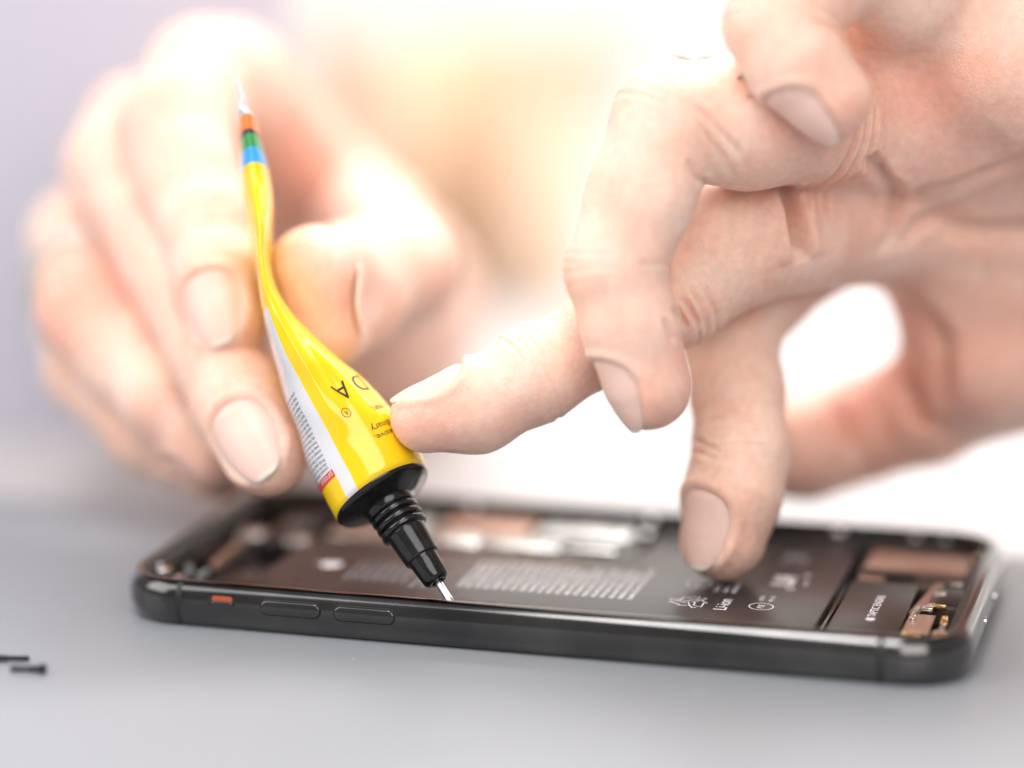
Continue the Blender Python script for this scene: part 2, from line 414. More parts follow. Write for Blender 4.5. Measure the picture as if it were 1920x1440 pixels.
def build_hand(h, name, label, center, lo, hi):
    root_loc = center
    V, Q = nets(h.sdf, lo, hi, 1.8)
    for lv in range(2):
        V, Q = subdiv(V, Q)
        for _ in range(2): V = V-vnormals(V, Q)*np.clip(h.sdf(V), -1, 1)[:, None]
    v = V.astype(float); n = vnormals(V, Q)
    disp = .10*cheap_noise(v, .55, 3)+.05*cheap_noise(v, 1.6, 4)
    for nl in h.nails: disp += nl.displace(v, n, h)
    for (c, t, nn, dep, wid, cosw, rad, bend) in h.creases:
        near = np.nonzero((np.abs(v-c) < rad*1.8).all(1))[0]
        if not len(near): continue
        vl = v[near]; D = vl-c; s = D@t; b = np.cross(t, nn); x = D@b; y = D@nn
        rad2 = np.sqrt((D**2).sum(1)); ca = y/np.maximum(np.hypot(x, y), 1e-3)
        s = s+bend*x*x/rad+.35*cheap_noise(vl, .9, int(abs(c[0]*10)) % 97)
        w = sstep(ca, cosw, cosw+.35)*(1-sstep(rad2, rad*1.35, rad*1.75))
        disp[near] += w*(-dep*np.exp(-(s/wid)**2)+.3*dep*np.exp(-((np.abs(s)-wid*2.2)/(wid*1.2))**2))
    # skin folds and palm lines follow chains of points laid over the hand
    D = v-CAMP; dz = D@F; px_ = 960+FPX*(D@R)/dz; py_ = 720-FPX*(D@U)/dz; face = sstep(-(n@F), .0, .3)
    for pts, dep, wid in h.folds:
        pts = np.array(pts, float); mm_ = pts[:, 2].mean()/FPX; best = np.full(len(v), 1e9)
        sel = np.nonzero((px_ > pts[:, 0].min()-60) & (px_ < pts[:, 0].max()+60) & (py_ > pts[:, 1].min()-60) & (py_ < pts[:, 1].max()+60) & (np.abs(dz-pts[:, 2].mean()) < 26))[0]
        if not len(sel): continue
        X = np.stack([px_[sel], py_[sel]], 1)+2.5*np.stack([cheap_noise(v[sel], .35, 5), cheap_noise(v[sel], .35, 6)], 1)*4
        bb = np.full(len(sel), 1e9); tt = np.zeros(len(sel)); K = len(pts)-1
        for i in range(K):
            a, b = pts[i, :2], pts[i+1, :2]; ab = b-a; t = np.clip(((X-a)@ab)/(ab@ab), 0, 1); dd = np.hypot(*(X-a-t[:, None]*ab).T)
            u = dd < bb; bb = np.where(u, dd, bb); tt = np.where(u, (i+t)/K, tt)
        taper = np.clip(np.minimum(tt, 1-tt)*5, 0, 1)**.7; bb *= mm_
        disp[sel] += 1.5*face[sel]*taper*(-dep*np.exp(-(bb/wid)**2)+.28*dep*np.exp(-((bb-wid*2)/(wid*1.3))**2))
    v2 = v+n*disp[:, None]
    fl = np.zeros(len(v))
    for c, r, a in h.flush: fl += a*np.exp(-((v-c)**2).sum(1)/(r*r))
    me = np_mesh((v2-root_loc)*S, Q)
    at = me.attributes.new('flush', 'FLOAT', 'POINT'); at.data.foreach_set('value', np.clip(fl, 0, 1).astype(np.float32))
    me.name = name
    o = bpy.data.objects.new(name, me); COL.objects.link(o); me.materials.clear(); me.materials.append(M['skin'])
    me.polygons.foreach_set('use_smooth', np.ones(len(me.polygons), bool)); me.update()
    o.location = Vector(root_loc)*S
    tag(o, label, 'hand')
    for nl in h.nails: nl.build(h, o)
    return o
def joint_creases(h, c, t, dors, rad, dorsal=0, palmar=0, dep=.35, wid=.35, pdep=.7):
    t = unit(t); nn = unit(dors-(dors@t)*t)
    for k in range(dorsal):
        off = (k-(dorsal-1)/2)*1.75+rng.uniform(-.5, .5)
        h.creases.append((c+t*off, t, nn, dep*rng.uniform(.3, .75), wid*rng.uniform(.7, 1.3), .15, rad, .10*(off/3)))
    for k in range(palmar):
        off = (k-(palmar-1)/2)*2.2+rng.uniform(-.5, .5)
        h.creases.append((c+t*off, t, -nn, pdep*rng.uniform(.4, .9), wid*1.3, -.1, rad, 0))

# --- hand on the right of the picture: pinky nearest the lens, index presses the battery
hb = Hand()
toC = -F
HB = {
 'ring': [(1640, 235, 466, 10.5), (1540, 225, 457, 10.2), (1400, 228, 450, 10.9), (1258, 226, 446, 9.3), (1200, 370, 443, 8.6), (1152, 503, 441, 7.9), (1180, 605, 441.5, 7.6), (1214, 722, 443, 7.3)],
 'middle': [(1640, 390, 484, 11), (1490, 425, 471, 10.8), (1378, 458, 464, 10.5), (1262, 550, 460, 8.9), (1130, 630, 457.5, 7.9), (1003, 702, 454, 7.8), (893, 762, 452, 7.4), (800, 781, 451, 6.1)],
 'index': [(1640, 425, 503, 9.6), (1545, 452, 496, 9.2), (1428, 540, 486, 8.9), (1368, 622, 479, 8.6), (1382, 730, 473, 7.9), (1390, 845, 468, 8.0), (1374, 925, 465.5, 8.0), (1356, 1010, 464.5, 7.3)],
 'pinky': [(1800, 30, 464, 11), (1690, -18, 450, 9.3), (1595, -95, 442, 9.0), (1522, -25, 439, 8.3), (1450, 45, 436, 7.6), (1490, 110, 435.5, 7.8), (1550, 184, 436, 7.1)],
 'thumb': [(1830, 690, 505, 12), (1740, 765, 508, 10.5), (1600, 812, 512, 9.6), (1510, 838, 510, 9.8), (1430, 845, 506, 8.6)],
}
q = {}
q['ring'] = hb.add_finger(HB['ring'], 2)
q['middle'] = hb.add_finger(HB['middle'], 2, blobs=[((1338, 446, 463), (1440, 410, 468), 9.6, 10.2)])
q['index'] = hb.add_finger(HB['index'], 1)
q['pinky'] = hb.add_finger(HB['pinky'], 1)
q['thumb'] = hb.add_finger(HB['thumb'], 1)
W = (2480, 470, 500)
hb.add_palm((1800, 40, 464), (2480, 250, 480), 13, 20)
hb.add_palm((1690, 235, 474), (2480, 350, 490), 11.5, 18)
hb.add_palm((1665, 380, 486), (2480, 450, 500), 11.5, 18)
hb.add_palm((1700, 440, 500), (2480, 520, 505), 10, 18)
hb.add_palm((1612, 62, 462), (1680, 90, 470), 8.6, 10)
hb.add_palm((1860, 120, 460), (2250, 230, 468), 13.5, 18)
hb.add_palm((1700, 235, 466), (1740, 240, 468), 10.0, 10)
hb.add_palm((1600, 70, 470), (1665, 120, 478), 8.2, 9)
hb.add_palm((1655, 110, 478), (1760, 140, 472), 9, 11)
hb.add_palm((1575, 440, 480), (1720, 420, 490), 8.8, 10)
hb.add_palm((1720, 140, 470), (2480, 300, 484), 11.5, 19)
hb.add_palm((1765, 560, 503), (1850, 680, 506), 7.5, 12)
hb.add_palm((1850, 660, 500), (2400, 560, 505), 15, 20)
hb.add_palm((1840, 540, 498), (2400, 520, 502), 12.5, 20)
hb.add_palm((1800, 480, 494), (2300, 480, 498), 12, 19)
hb.add_palm((2480, 400, 498), (3100, 320, 560), 24, 30)
hb.add_palm((2480, 500, 505), (3100, 420, 570), 24, 30)
def nrm(r, u, f): return unit(R*r+U*u+F*f)
def fj(name, i): return q[name][i][0]
tipf = lambda nm, k=0: (q[nm][-1][0], q[nm][-2][0])
hb.nails = [
 Nail(*tipf('ring'), 7.4, nrm(-.93, -.1, -.42), 13.6, 52, 7.0),
 Nail(*tipf('middle'), 6.6, nrm(-.3, .95, -.08), 13.0, 52, 7.6),
 Nail(*tipf('index'), 7.4, nrm(-.75, 0.1, -.65), 13.8, 52, 7.2),
 Nail(*tipf('pinky'), 7.2, nrm(-.74, -.58, -.38), 13.0, 52, 6.6),
 Nail(*tipf('thumb'), 8.6, nrm(0, .5, .9), 14, 50, 7.5)]
def mid(a, b, t=.5): return a*(1-t)+b*t
# joints of this hand
D_ = nrm(-.8, .2, -.5)
joint_creases(hb, fj('ring', 5), fj('ring', 7)-fj('ring', 4), nrm(-1, 0, -.35), 8, 4, 1, .28, .3, .5)
joint_creases(hb, fj('ring', 3), fj('ring', 5)-fj('ring', 2), nrm(-.75, .65, -.1), 9.5, 5, 2, .30, .4, .8)
joint_creases(hb, fj('ring', 1), fj('ring', 2)-fj('ring', 0), nrm(-.1, .9, .1), 10, 0, 3, .3, .4, .8)
joint_creases(hb, fj('middle', 5), fj('middle', 6)-fj('middle', 4), nrm(-.3, .95, 0), 7.8, 4, 1, .45, .33, .55)
joint_creases(hb, fj('middle', 3), fj('middle', 4)-fj('middle', 2), nrm(-.3, .95, 0), 8.5, 2, 3, .3, .4, .6)
joint_creases(hb, fj('index', 5), fj('index', 6)-fj('index', 4), nrm(-.6, 0.1, -.78), 8, 4, 1, .35, .4, .5)
joint_creases(hb, fj('pinky', 4), fj('pinky', 5)-fj('pinky', 3), nrm(-.8, -.1, -.5), 8, 3, 2, .3, .4, .8)
joint_creases(hb, fj('thumb', 2), fj('thumb', 3)-fj('thumb', 1), nrm(0, .3, 1), 9.6, 0, 2, .5, .6, .8)
# folds where the fingers leave the palm, palm lines, thumb joint
for pts, dep, wid in [
    ([(1462, 330), (1488, 390), (1500, 455), (1508, 492)], 3.0, 1.2), ([(1515, 245), (1505, 290), (1470, 335)], .9, .6), ([(1532, 262), (1520, 310), (1490, 345)], .7, .5), ([(1545, 290), (1530, 330)], .5, .5),
    ([(1610, 255), (1640, 310), (1682, 372), (1672, 440), (1640, 480)], 1.1, 1.1), ([(1765, 395), (1715, 425), (1690, 470)], 1.0, 1.2), ([(1682, 372), (1780, 355), (1930, 285)], .7, .8), ([(1650, 290), (1660, 330), (1700, 355)], .5, .6),
    ([(1770, 125), (1850, 62), (1950, 20)], .8, .9), ([(1850, 105), (1950, 45)], .5, .6), ([(1760, 420), (1850, 440), (1960, 430)], .9, 1.6), ([(1700, 560), (1760, 640), (1770, 760)], .9, 1.8)]:
    hb.folds.append(([(x, y, 478) for x, y in pts], dep, wid))
for pts, dep, wid in [([(1565, 745), (1590, 800), (1608, 860)], 1.3, 1.2), ([(1700, 710), (1722, 770), (1735, 800)], 1.6, 1.6)]:
    hb.folds.append(([(x, y, 503) for x, y in pts], dep, wid))
for pts in [[(1318, 330), (1332, 352)], [(1290, 300), (1318, 345)], [(1262, 575), (1290, 620)], [(1285, 560), (1312, 618)], [(1248, 590), (1270, 640)], [(1300, 822), (1352, 846)], [(1305, 842), (1345, 858)]]:
    hb.folds.append(([(x, y, 460) for x, y in pts], .45, .5))
for nm, k in (('ring', 7), ('middle', 7), ('index', 7), ('pinky', 6), ('thumb', 4)):
    hb.flush.append((q[nm][k][0]-toC*0, 8.5, .75))
hb.flush += [(fj('ring', 5), 7, .25), (fj('ring', 3), 8, .25), (fj('middle', 3), 9, .25), (P(1720, 180, 462), 22, .5), (P(1760, 640, 500), 20, .75), (fj('thumb', 2), 13, .7), (P(1500, 330, 458), 10, .4)]
lo = np.array([1e9]*3); hi = -lo
def bounds(h, pad=9, clip=None):
    pts = [];
    for c in h.palm: pts += [c[0]-c[2], c[0]+c[2], c[1]-c[3], c[1]+c[3]]
    for cones, _, bl, _ in h.fingers:
        for c in cones+list(bl): pts += [c[0]-c[2], c[0]+c[2], c[1]-c[3], c[1]+c[3]]
    pts = np.array(pts); return pts.min(0)-pad, pts.max(0)+pad
lo, hi = bounds(hb)
hand_b = build_hand(hb, 'hand', 'hand pressing one fingertip on the battery, its palm turned to the lens', P(1356, 1003, 464.5)-np.array([0, 0, 7.3]), lo, hi)

# --- hand on the left of the picture: holds the tube between index, middle finger and thumb
ha = Hand()
HA = {
 'index': [(430, 160, 540, 12), (385, 150, 520, 11.2), (325, 238, 503, 9.9), (352, 330, 495, 9.4), (390, 432, 486, 8.1), (408, 520, 480, 7.9), (427, 610, 475, 7.0)],
 'middle': [(320, 250, 550, 11.5), (260, 250, 535, 10.8), (222, 310, 520, 9.9), (310, 480, 500, 9.0), (408, 665, 480, 8.2), (452, 760, 472, 8.2), (500, 853, 466, 7.3)],
 'ring': [(230, 400, 560, 11), (155, 450, 540, 10.2), (165, 585, 508, 9.2), (240, 670, 500, 8.6), (310, 745, 492, 8.0), (410, 845, 488, 7.2)],
 'pinky': [(230, 560, 560, 10.5), (165, 600, 540, 9.6), (170, 690, 520, 8.6), (285, 808, 506, 7.8), (400, 870, 500, 7.0)],
 'thumb': [(690, 440, 575, 13), (700, 460, 545, 12), (752, 500, 512, 11.3), (668, 520, 492, 9.8), (597, 515, 473, 8.2)],
}
for nm in ('index', 'middle', 'ring', 'pinky'): q['a'+nm] = ha.add_finger(HA[nm], 1)
q['athumb'] = ha.add_finger(HA['thumb'], 1, blobs=[((668, 565, 487), (608, 622, 474), 9.0, 7.0), ((588, 515, 470), (600, 605, 472), 7.8, 7.3)])
ha.add_palm((430, 165, 545), (720, 520, 620), 12, 17)
ha.add_palm((330, 260, 555), (690, 600, 625), 12, 17)
ha.add_palm((240, 400, 565), (660, 660, 628), 11.5, 17)
ha.add_palm((240, 560, 565), (640, 700, 628), 11, 16)
ha.add_palm((690, 440, 575), (740, 600, 620), 12.5, 18)
ha.add_palm((520, 300, 575), (680, 440, 585), 8, 11)
ha.add_palm((700, 600, 622), (640, 590, 735), 23, 26)
ha.add_palm((640, 620, 625), (600, 600, 735), 23, 26)
tipa = lambda nm: (q['a'+nm][-1][0], q['a'+nm][-2][0])
ha.nails = [
 Nail(*tipa('index'), 7.1, nrm(-.22, -.1, -.97), 13.6, 53, 7.4),
 Nail(*tipa('middle'), 7.4, nrm(-.25, 0, -.97), 15.0, 53, 8.2),
 Nail(*tipa('ring'), 7.2, nrm(-.85, -.5, .15), 12.0, 46, 7.0),
 Nail(*tipa('pinky'), 7.0, nrm(-.7, -.7, .2), 11.0, 46, 6.5),
 Nail(P(600, 552, 469), P(612, 548, 487), 8.6, nrm(.72, .0, .69), 14, 46, 10.0, over=.05, carve=.12)]
fa = lambda nm, i: q['a'+nm][i][0]
cdir = nrm(-.3, .2, -.93)
joint_creases(ha, fa('index', 4), fa('index', 5)-fa('index', 3), cdir, 8, 3, 0, .4, .45)
joint_creases(ha, fa('index', 2), fa('index', 3)-fa('index', 1), cdir, 10, 4, 0, .4, .5)
joint_creases(ha, fa('middle', 4), fa('middle', 5)-fa('middle', 3), cdir, 8.2, 3, 0, .5, .45)
joint_creases(ha, fa('ring', 4), fa('ring', 5)-fa('ring', 3), cdir, 8.2, 3, 0, .4, .5)
for nm in ('index', 'middle', 'ring', 'pinky', 'thumb'): ha.flush.append((q['a'+nm][-1][0], 8.5, .6))
ha.flush += [(fa('ring', 2)+toC*6, 11, .95), (P(640, 420, 560), 26, .15), (fa('index', 2)+toC*6, 9, .35), (P(520, 330, 560), 22, .25), (P(210, 470, 515), 10, .35)]
lo, hi = bounds(ha)
hand_a = build_hand(ha, 'hand', 'hand pinching the yellow tube between thumb and fingers', P(500, 853, 466), lo, hi)

# fine hairs on the back of the bent ring finger
mb = MB()
for i in range(30):
    a = random.random(); c = mid(fj('ring', 3), fj('ring', 1), .05+.24*a)
    t = unit(fj('ring', 1)-fj('ring', 3)); up = nrm(random.uniform(-.5, .25), 1, random.uniform(-.9, .1)); up = unit(up-(up@t)*t)
    r = 9.5
    for _ in range(6): r -= float(hb.sdf((c+up*r)[None])[0])
    p0 = c+up*(r-.1); ln = random.uniform(1.4, 3.4); d0 = unit(-t*.9+up*random.uniform(.3, .9)+np.cross(t, up)*random.uniform(-.6, .6)); dr = -up*random.uniform(.1, .5)
    pts = [p0+d0*ln*s_/5+dr*ln*(s_/5)**2*.9 for s_ in range(6)]
    V = []; Fc = []
    for j, p_ in enumerate(pts):
        rr = .045*(1-j/5.5); e1 = unit(np.cross(d0, up)); e2 = unit(np.cross(d0, e1))
        for k in range(4): V.append(p_+(e1*math.cos(k*1.5708)+e2*math.sin(k*1.5708))*rr)
    for j in range(5):
        for k in range(4): Fc.append((j*4+k, j*4+(k+1) % 4, j*4+4+(k+1) % 4, j*4+4+k))
    mb.add(np.array(V), Fc)
hair = mb.build('finger_hair', M['hair'], hand_b); hair['kind'] = 'stuff'

# band worn on the far-left finger
ra, rb_ = fa('ring', 1), fa('ring', 2); rc = mid(ra, rb_, .62); rt = unit(rb_-ra+(fa('ring', 3)-rb_)*.4)
band = lathe('finger_ring', rc, rt, [(-1.0, 9.6), (-1.05, 11.0), (-.7, 11.4), (0, 11.5), (.7, 11.4), (1.05, 11.0), (1.0, 9.6), (-1.0, 9.6)], mat('pale_gold', (.82, .79, .75), .35, 1), None, 64)
tag(band, 'pale metal ring worn on the blurred finger at the far left', 'ring')

# ------------------------------------------------------------------ glue tube
O_ = P(718, 930, 456)
axis = unit(R*.56*.934-U*.83*.934-F*.357)
tube = empty('glue_tube', O_); tag(tube, 'squeezed yellow metal glue tube with a black nozzle, held over the phone', 'glue tube')
st = [(718, 930, 457, 98), (700, 893, 458.3, 99), (667, 835, 460.5, 96), (629, 771, 463, 81), (590, 713, 465.5, 63), (553, 655, 468, 43), (526, 605, 470, 28), (507, 558, 472, 18), (494, 500, 474.5, 15.5), (489, 440, 477, 22), (484, 380, 479.5, 27), (479, 335, 481, 26), (473, 290, 482.5, 21), (467, 250, 484, 18.5), (465, 236, 484.6, 17), (461, 226, 485, 12), (456, 200, 486, 8), (451, 176, 487, 6.5)]
st = [(a, b, 456+(c-457)*.42, r*c/(456+(c-457)*.42)) for a, b, c, r in st]
sp = np.array([P(*a[:3]) for a in st]); sa = np.array([a[3]*a[2]/FPX for a in st])
cl = np.r_[0, np.cumsum(np.linalg.norm(np.diff(sp, axis=0), axis=1))]
def crom(t, X, Y):
    """smooth monotone-ish cubic through the stations"""
    Y = np.asarray(Y, float); mgrad = np.gradient(Y, X, axis=0); i = np.clip(np.searchsorted(X, t, 'right')-1, 0, len(X)-2)
    h_ = (X[i+1]-X[i]); u = (t-X[i])/h_
    if Y.ndim > 1: h_ = h_[:, None]; u = u[:, None]
    return (2*u**3-3*u**2+1)*Y[i]+(u**3-2*u**2+u)*h_*mgrad[i]+(-2*u**3+3*u**2)*Y[i+1]+(u**3-u**2)*h_*mgrad[i+1]
def bw(a, per=56.0):
    lo_, hi_ = np.full_like(a, .5), np.full_like(a, 14.0)
    for _ in range(40):
        b = (lo_+hi_)/2; hh = ((a-b)/(a+b))**2; pr = math.pi*(a+b)*(1+3*hh/(10+np.sqrt(4-3*hh))); lo_ = np.where(pr < per, b, lo_); hi_ = np.where(pr < per, hi_, b)
    return (lo_+hi_)/2
def s_at(py): return float(np.interp(-py, -np.array([a[1] for a in st]), cl))
def tube_surf(s, phi, off=0.0):
    """s mm from the shoulder towards the crimp, phi from the lens side (positive to the right)"""
    s = np.atleast_1d(np.asarray(s, float)); phi = np.atleast_1d(np.asarray(phi, float))
    c = crom(s, cl, sp); t = crom(np.minimum(s+.4, cl[-1]), cl, sp)-crom(np.maximum(s-.4, 0), cl, sp); t /= np.linalg.norm(t, axis=1)[:, None]
    w0 = np.clip(1-s/9, 0, 1)[:, None]; t = t*(1-w0)+(-axis)*w0; t /= np.linalg.norm(t, axis=1)[:, None]
    view = c-CAMP; view /= np.linalg.norm(view, axis=1)[:, None]
    e1 = np.cross(view, t); e1 /= np.linalg.norm(e1, axis=1)[:, None]
    e1 = np.where((e1@R)[:, None] < 0, -e1, e1); e2 = np.cross(e1, t); e2 = np.where(((e2*view).sum(1))[:, None] > 0, -e2, e2)
    a = crom(s, cl, sa); b = bw(np.maximum(a, .3))
    b = b*(1-.30*sstep(s, s_at(480), s_at(330)))
    # rim rolls in over the shoulder
    roll = np.where(s < 1.2, 1-.06*(1-s/1.2)**2, 1)
    # dents of the squeezed metal
    dent = -.55*np.exp(-((s-22)/9)**2)*np.exp(-((phi-.42-.02*(s-22))/.16)**2)*(s > 4)+.5*np.exp(-((s-24)/9)**2)*np.exp(-((phi+.02-.012*(s-22))/.10)**2)
    dent += -.35*np.exp(-((s-34)/6)**2)*np.exp(-((phi-.1)/.25)**2)+.12*np.sin(s*.55+phi*3)*np.exp(-((s-18)/12)**2)
    dent *= sstep(s, 3, 10)
    x = np.sin(phi)*a*roll; y = np.cos(phi)*b*roll
    nx = np.sin(phi)*b; ny = np.cos(phi)*a; nl = np.hypot(nx, ny)
    d = (dent+off)/nl
    return c+e1*(x+nx*d)[:, None]+e2*(y+ny*d)[:, None]
d2r = math.radians
sgrid = sorted(set(list(np.linspace(0, cl[-1], 230))+[.4, .8]))
# band limits along the tube by photo height
sB = [s_at(328), s_at(300), s_at(277), s_at(268), s_at(243)]
PH0, PH1, PH2 = d2r(-20), d2r(-37), d2r(-108)
s_lab0, s_lab1, s_pan1 = cl[2]-4.5, cl[2]-2.9, s_at(600)
phg = np.array(sorted(set(np.round(np.r_[np.linspace(-math.pi, math.pi, 97)[:-1], PH0, PH1, PH2], 6))))
sgrid = np.array(sorted(set(np.round(np.r_[sgrid, sB, s_lab0, s_lab1, s_pan1], 4)))); sgrid = sgrid[np.r_[True, np.diff(sgrid) > .02]]
NS, NP = len(sgrid), len(phg)
SS, PP = np.meshgrid(sgrid, phg, indexing='ij')
TV = tube_surf(SS.ravel(), PP.ravel())
Fc = []; mi = []
for i in range(NS-1):
    sm = (sgrid[i]+sgrid[i+1])/2
    for j in range(NP):
        j2 = (j+1) % NP; pm = (phg[j]+phg[j2])/2 if j2 else math.pi
        Fc.append((i*NP+j, i*NP+j2, (i+1)*NP+j2, (i+1)*NP+j))
        if sm > sB[4]: k = 1
        elif sm > sB[3]: k = 2
        elif sm > sB[2]: k = 3
        elif sm > sB[1]: k = 4
        elif sm > sB[0]: k = 5
        elif PH1 < pm < PH0 and sm < s_pan1: k = 1
        elif PH2 < pm <= PH1 and s_lab1 < sm < s_pan1: k = 1
        elif PH2 < pm <= PH1 and s_lab0 < sm < s_lab1: k = 6
        else: k = 0
        mi.append(k)
Fc.append(tuple((NS-1)*NP+j for j in range(NP))); mi.append(1)
body = mesh('tube_body', TV, Fc, [M['yellow'], M['white_lacquer'], M['band_orange'], M['band_dark'], M['band_green'], M['band_blue'], M['red_label']], tube, True, mi)
# printing wrapped on the metal
def wrap_text(mbb, txt, size, s0, phi0, align='LEFT', sx=1.0, spacing=1.0, off=0):
    V, Fc_ = text_mesh(txt, size, align, off, spacing)
    if len(V) == 0: return
    # letters stand towards the nozzle, reading runs towards negative phi
    rr = 8.8; s = s0-V[:, 1]; ph = phi0-V[:, 0]*sx/rr
    mbb.add(tube_surf(s, ph, .05), Fc_)
mb = MB()
sA = s_at(800)
SC = cl[2]
wrap_text(mb, 'A', 4.2, s_at(765), d2r(24), 'CENTER', 1.15)
wrap_text(mb, 'D', 4.2, s_at(765)+.2, d2r(56), 'CENTER', 1.15)
wrap_text(mb, 'N', 4.2, s_at(765)+.2, d2r(88), 'CENTER', 1.15)
wrap_text(mb, 'strong adhesive,', 1.75, SC-2.3, d2r(22), 'RIGHT'); wrap_text(mb, 'extraordinary', 1.75, SC-.4, d2r(24), 'RIGHT'); wrap_text(mb, 'resin.', 1.6, SC+2.6, d2r(40), 'RIGHT')
sR, pR = s_at(798), d2r(10)
wrap_text(mb, 'R', 1.0, sR, pR, 'CENTER')
rv, rf = stroke([(.78*math.cos(a), .78*math.sin(a)) for a in np.linspace(0, 2*math.pi, 28)[:-1]], .11, True)
mb.add(tube_surf(sR-rv[:, 1], pR-rv[:, 0]/8.8, .05), rf)
mb.build('brand_lettering', M['ink'], body)
mb = MB()
words = 'apply thin layer on clean dry surface press firmly for several minutes keep away from children and heat store cool ventilated area avoid contact with eyes and skin'.split()
for k in range(18):
    s0 = SC-2.2+k*.80; random.shuffle(words)
    wrap_text(mb, ' '.join(words)[:20], .78, s0, PH1-.03-.03*random.random(), 'LEFT', .95)
mb.build('small_print', M['ink_grey'], body)
mb = MB(); wrap_text(mb, 'prosso', 1.7, (s_lab0+s_lab1)/2, PH1-.03, 'LEFT', .9); mb.build('label_lettering', M['white_lacquer'], body)
# shoulder and nozzle
lathe('shoulder', O_, axis, [(-.6, 9.2*.9), (-.35, 8.62), (.05, 8.66), (.3, 8.5), (.75, 7.7), (1.25, 6.4), (1.7, 5.1), (2.0, 4.3), (2.2, 4.0), (2.4, 3.4)], M['nozzle'], tube, 96)
def px(a): return a*.0949
prof = [(1.2, 4.0), (1.5, 4.3), (2.9, 4.3), (3.15, 4.1), (3.2, 3.75)]
s0 = 3.3
for k in range(3):
    rr = 4.25-.06*k
    prof += [(s0+.15, rr-.45), (s0+.3, rr-.08), (s0+.5, rr), (s0+.85, rr-.02), (s0+1.05, rr-.12), (s0+1.2, rr-.5), (s0+1.4, rr-.7)]; s0 += 1.5
prof += [(s0+.1, 3.45), (s0+.4, 3.35), (px(137)-.25, 3.08), (px(137), 3.0), (px(137)+.12, 2.85), (px(137)+.15, 2.62), (px(137)+.5, 2.55), (px(182), 2.25), (px(187)-.1, 2.0), (px(188)+.15, 1.5), (px(188)+.1, 1.1), (px(188)-.5, .95)]
lathe('nozzle', O_, axis, prof, M['nozzle'], tube, 96)
lathe('needle', O_, axis, [(px(180), .66), (px(222), .64), (px(223), .69), (px(236), .67), (px(237), .6), (px(237), .40), (px(230), .38)], M['needle'], tube, 48)

# ------------------------------------------------------------------ smartphone
LX, WY, RC = 72.0, 35.7, 11.0
phone = empty('smartphone'); tag(phone, 'dark grey smartphone lying open on the mat with its screen off and battery showing', 'smartphone')
def path(ins, extra=()):
    """stations on the rounded rectangle at an inset, with outward normal; starts on the near edge going right"""
    r = max(RC-ins, .3); X, Y = LX-ins-r, WY-ins-r; out = []
    xs = np.array(sorted(set([-1, 1]+list(np.linspace(-1, 1, 41))))) * (LX-RC)
    xs = np.array(sorted(set(np.round(np.r_[xs, BANDX], 3))))
    for x in xs[:-1]: out.append((x, -1, 0))
    for k in range(24): a = -math.pi/2+math.pi/2*k/24; out.append((a, 0, 1))
    ys = np.linspace(-1, 1, 17)*(WY-RC)
    for y in ys[:-1]: out.append((y, 1, 2))
    for k in range(24): a = math.pi/2*k/24; out.append((a, 0, 3))
    for x in xs[::-1][:-1]: out.append((x, 1, 4))
    for k in range(24): a = math.pi/2+math.pi/2*k/24; out.append((a, 0, 5))
    for y in ys[::-1][:-1]: out.append((y, -1, 6))
    for k in range(24): a = math.pi+math.pi/2*k/24; out.append((a, 0, 7))
    res = []; c0x, c0y = LX-RC, WY-RC; r = RC-ins
    for a, s_, k in out:
        if k == 0: res.append((a, -(WY-ins)))
        elif k == 2: res.append(((LX-ins), a))
        elif k == 4: res.append((a, WY-ins))
        elif k == 6: res.append((-(LX-ins), a))
        else:
            sx = 1 if k in (1, 3) else -1; sy = -1 if k in (1, 7) else 1
            res.append((sx*c0x+r*math.cos(a), sy*c0y+r*math.sin(a)))
    return res
BANDX = [-60.0, -59.0, 58.0, 59.0]
def sweep(prof, name, m, parent, bands=False, closed=False):
    rings = [path(i) for i, z in prof]; n = len(rings[0]); V = []; Fc = []; Fb = []
    for (i, z), rg in zip(prof, rings):
        for x, y in rg: V.append((x, y, z))
    K = len(prof)
    for a in range(K if closed else K-1):
        b = (a+1) % K
        for j in range(n):
            j2 = (j+1) % n; f = (a*n+j, a*n+j2, b*n+j2, b*n+j)
            xm = (rings[0][j][0]+rings[0][j2][0])/2
            inb = bands and abs(rings[0][j][1]) > WY-4 and (-60.01 < xm < -58.99 or 57.99 < xm < 59.01)
            (Fb if inb else Fc).append(f)
    V = np.array(V)
    def comp(fs):
        u = sorted({i for f in fs for i in f}); mp = {o: k for k, o in enumerate(u)}; return V[u], [tuple(mp[i] for i in f) for f in fs]
    v_, f_ = comp(Fc); o = mesh(name, v_, f_, m, parent); o.data.set_sharp_from_angle(angle=math.radians(38))
    if Fb:
        for lo_, hi_, ysg in ((-61, -58, -1), (57, 60, -1), (-61, -58, 1), (57, 60, 1)):
            fs = [f for f in Fb if lo_ < V[f[0]][0] < hi_ and V[f[0]][1]*ysg > 0]
            if fs:
                v_, f_ = comp(fs); ob = mesh('antenna_band', v_, f_, M['band'], o); ob.data.set_sharp_from_angle(angle=math.radians(38))
    return o
prof = []
for k in range(23):
    z = .25+(7.75-.25)*k/22; qq = abs((z-4.0)/4.05)
    prof.append((3.1*(1-(1-qq**2.3)**(1/2.3)), z))
prof += [(1.35, 7.93), (1.55, 7.97), (2.35, 7.97), (2.5, 7.9), (2.55, 7.75), (2.55, 6.9), (3.1, 6.85), (3.1, 1.0)]
frame = sweep(prof, 'frame', M['steel'], phone, True)
glass = sweep([(3.0, 1.1), (2.0, .45), (2.6, .12), (3.6, 0.03), (5, 0.0)], 'back_glass', M['glass_back'], phone)
bm = bmesh.new(); vs = [bm.verts.new((x, y, 1.3)) for x, y in path(2.6)]; bm.faces.new(vs)
bmobj('midplate', bm, M['black'], phone, False)
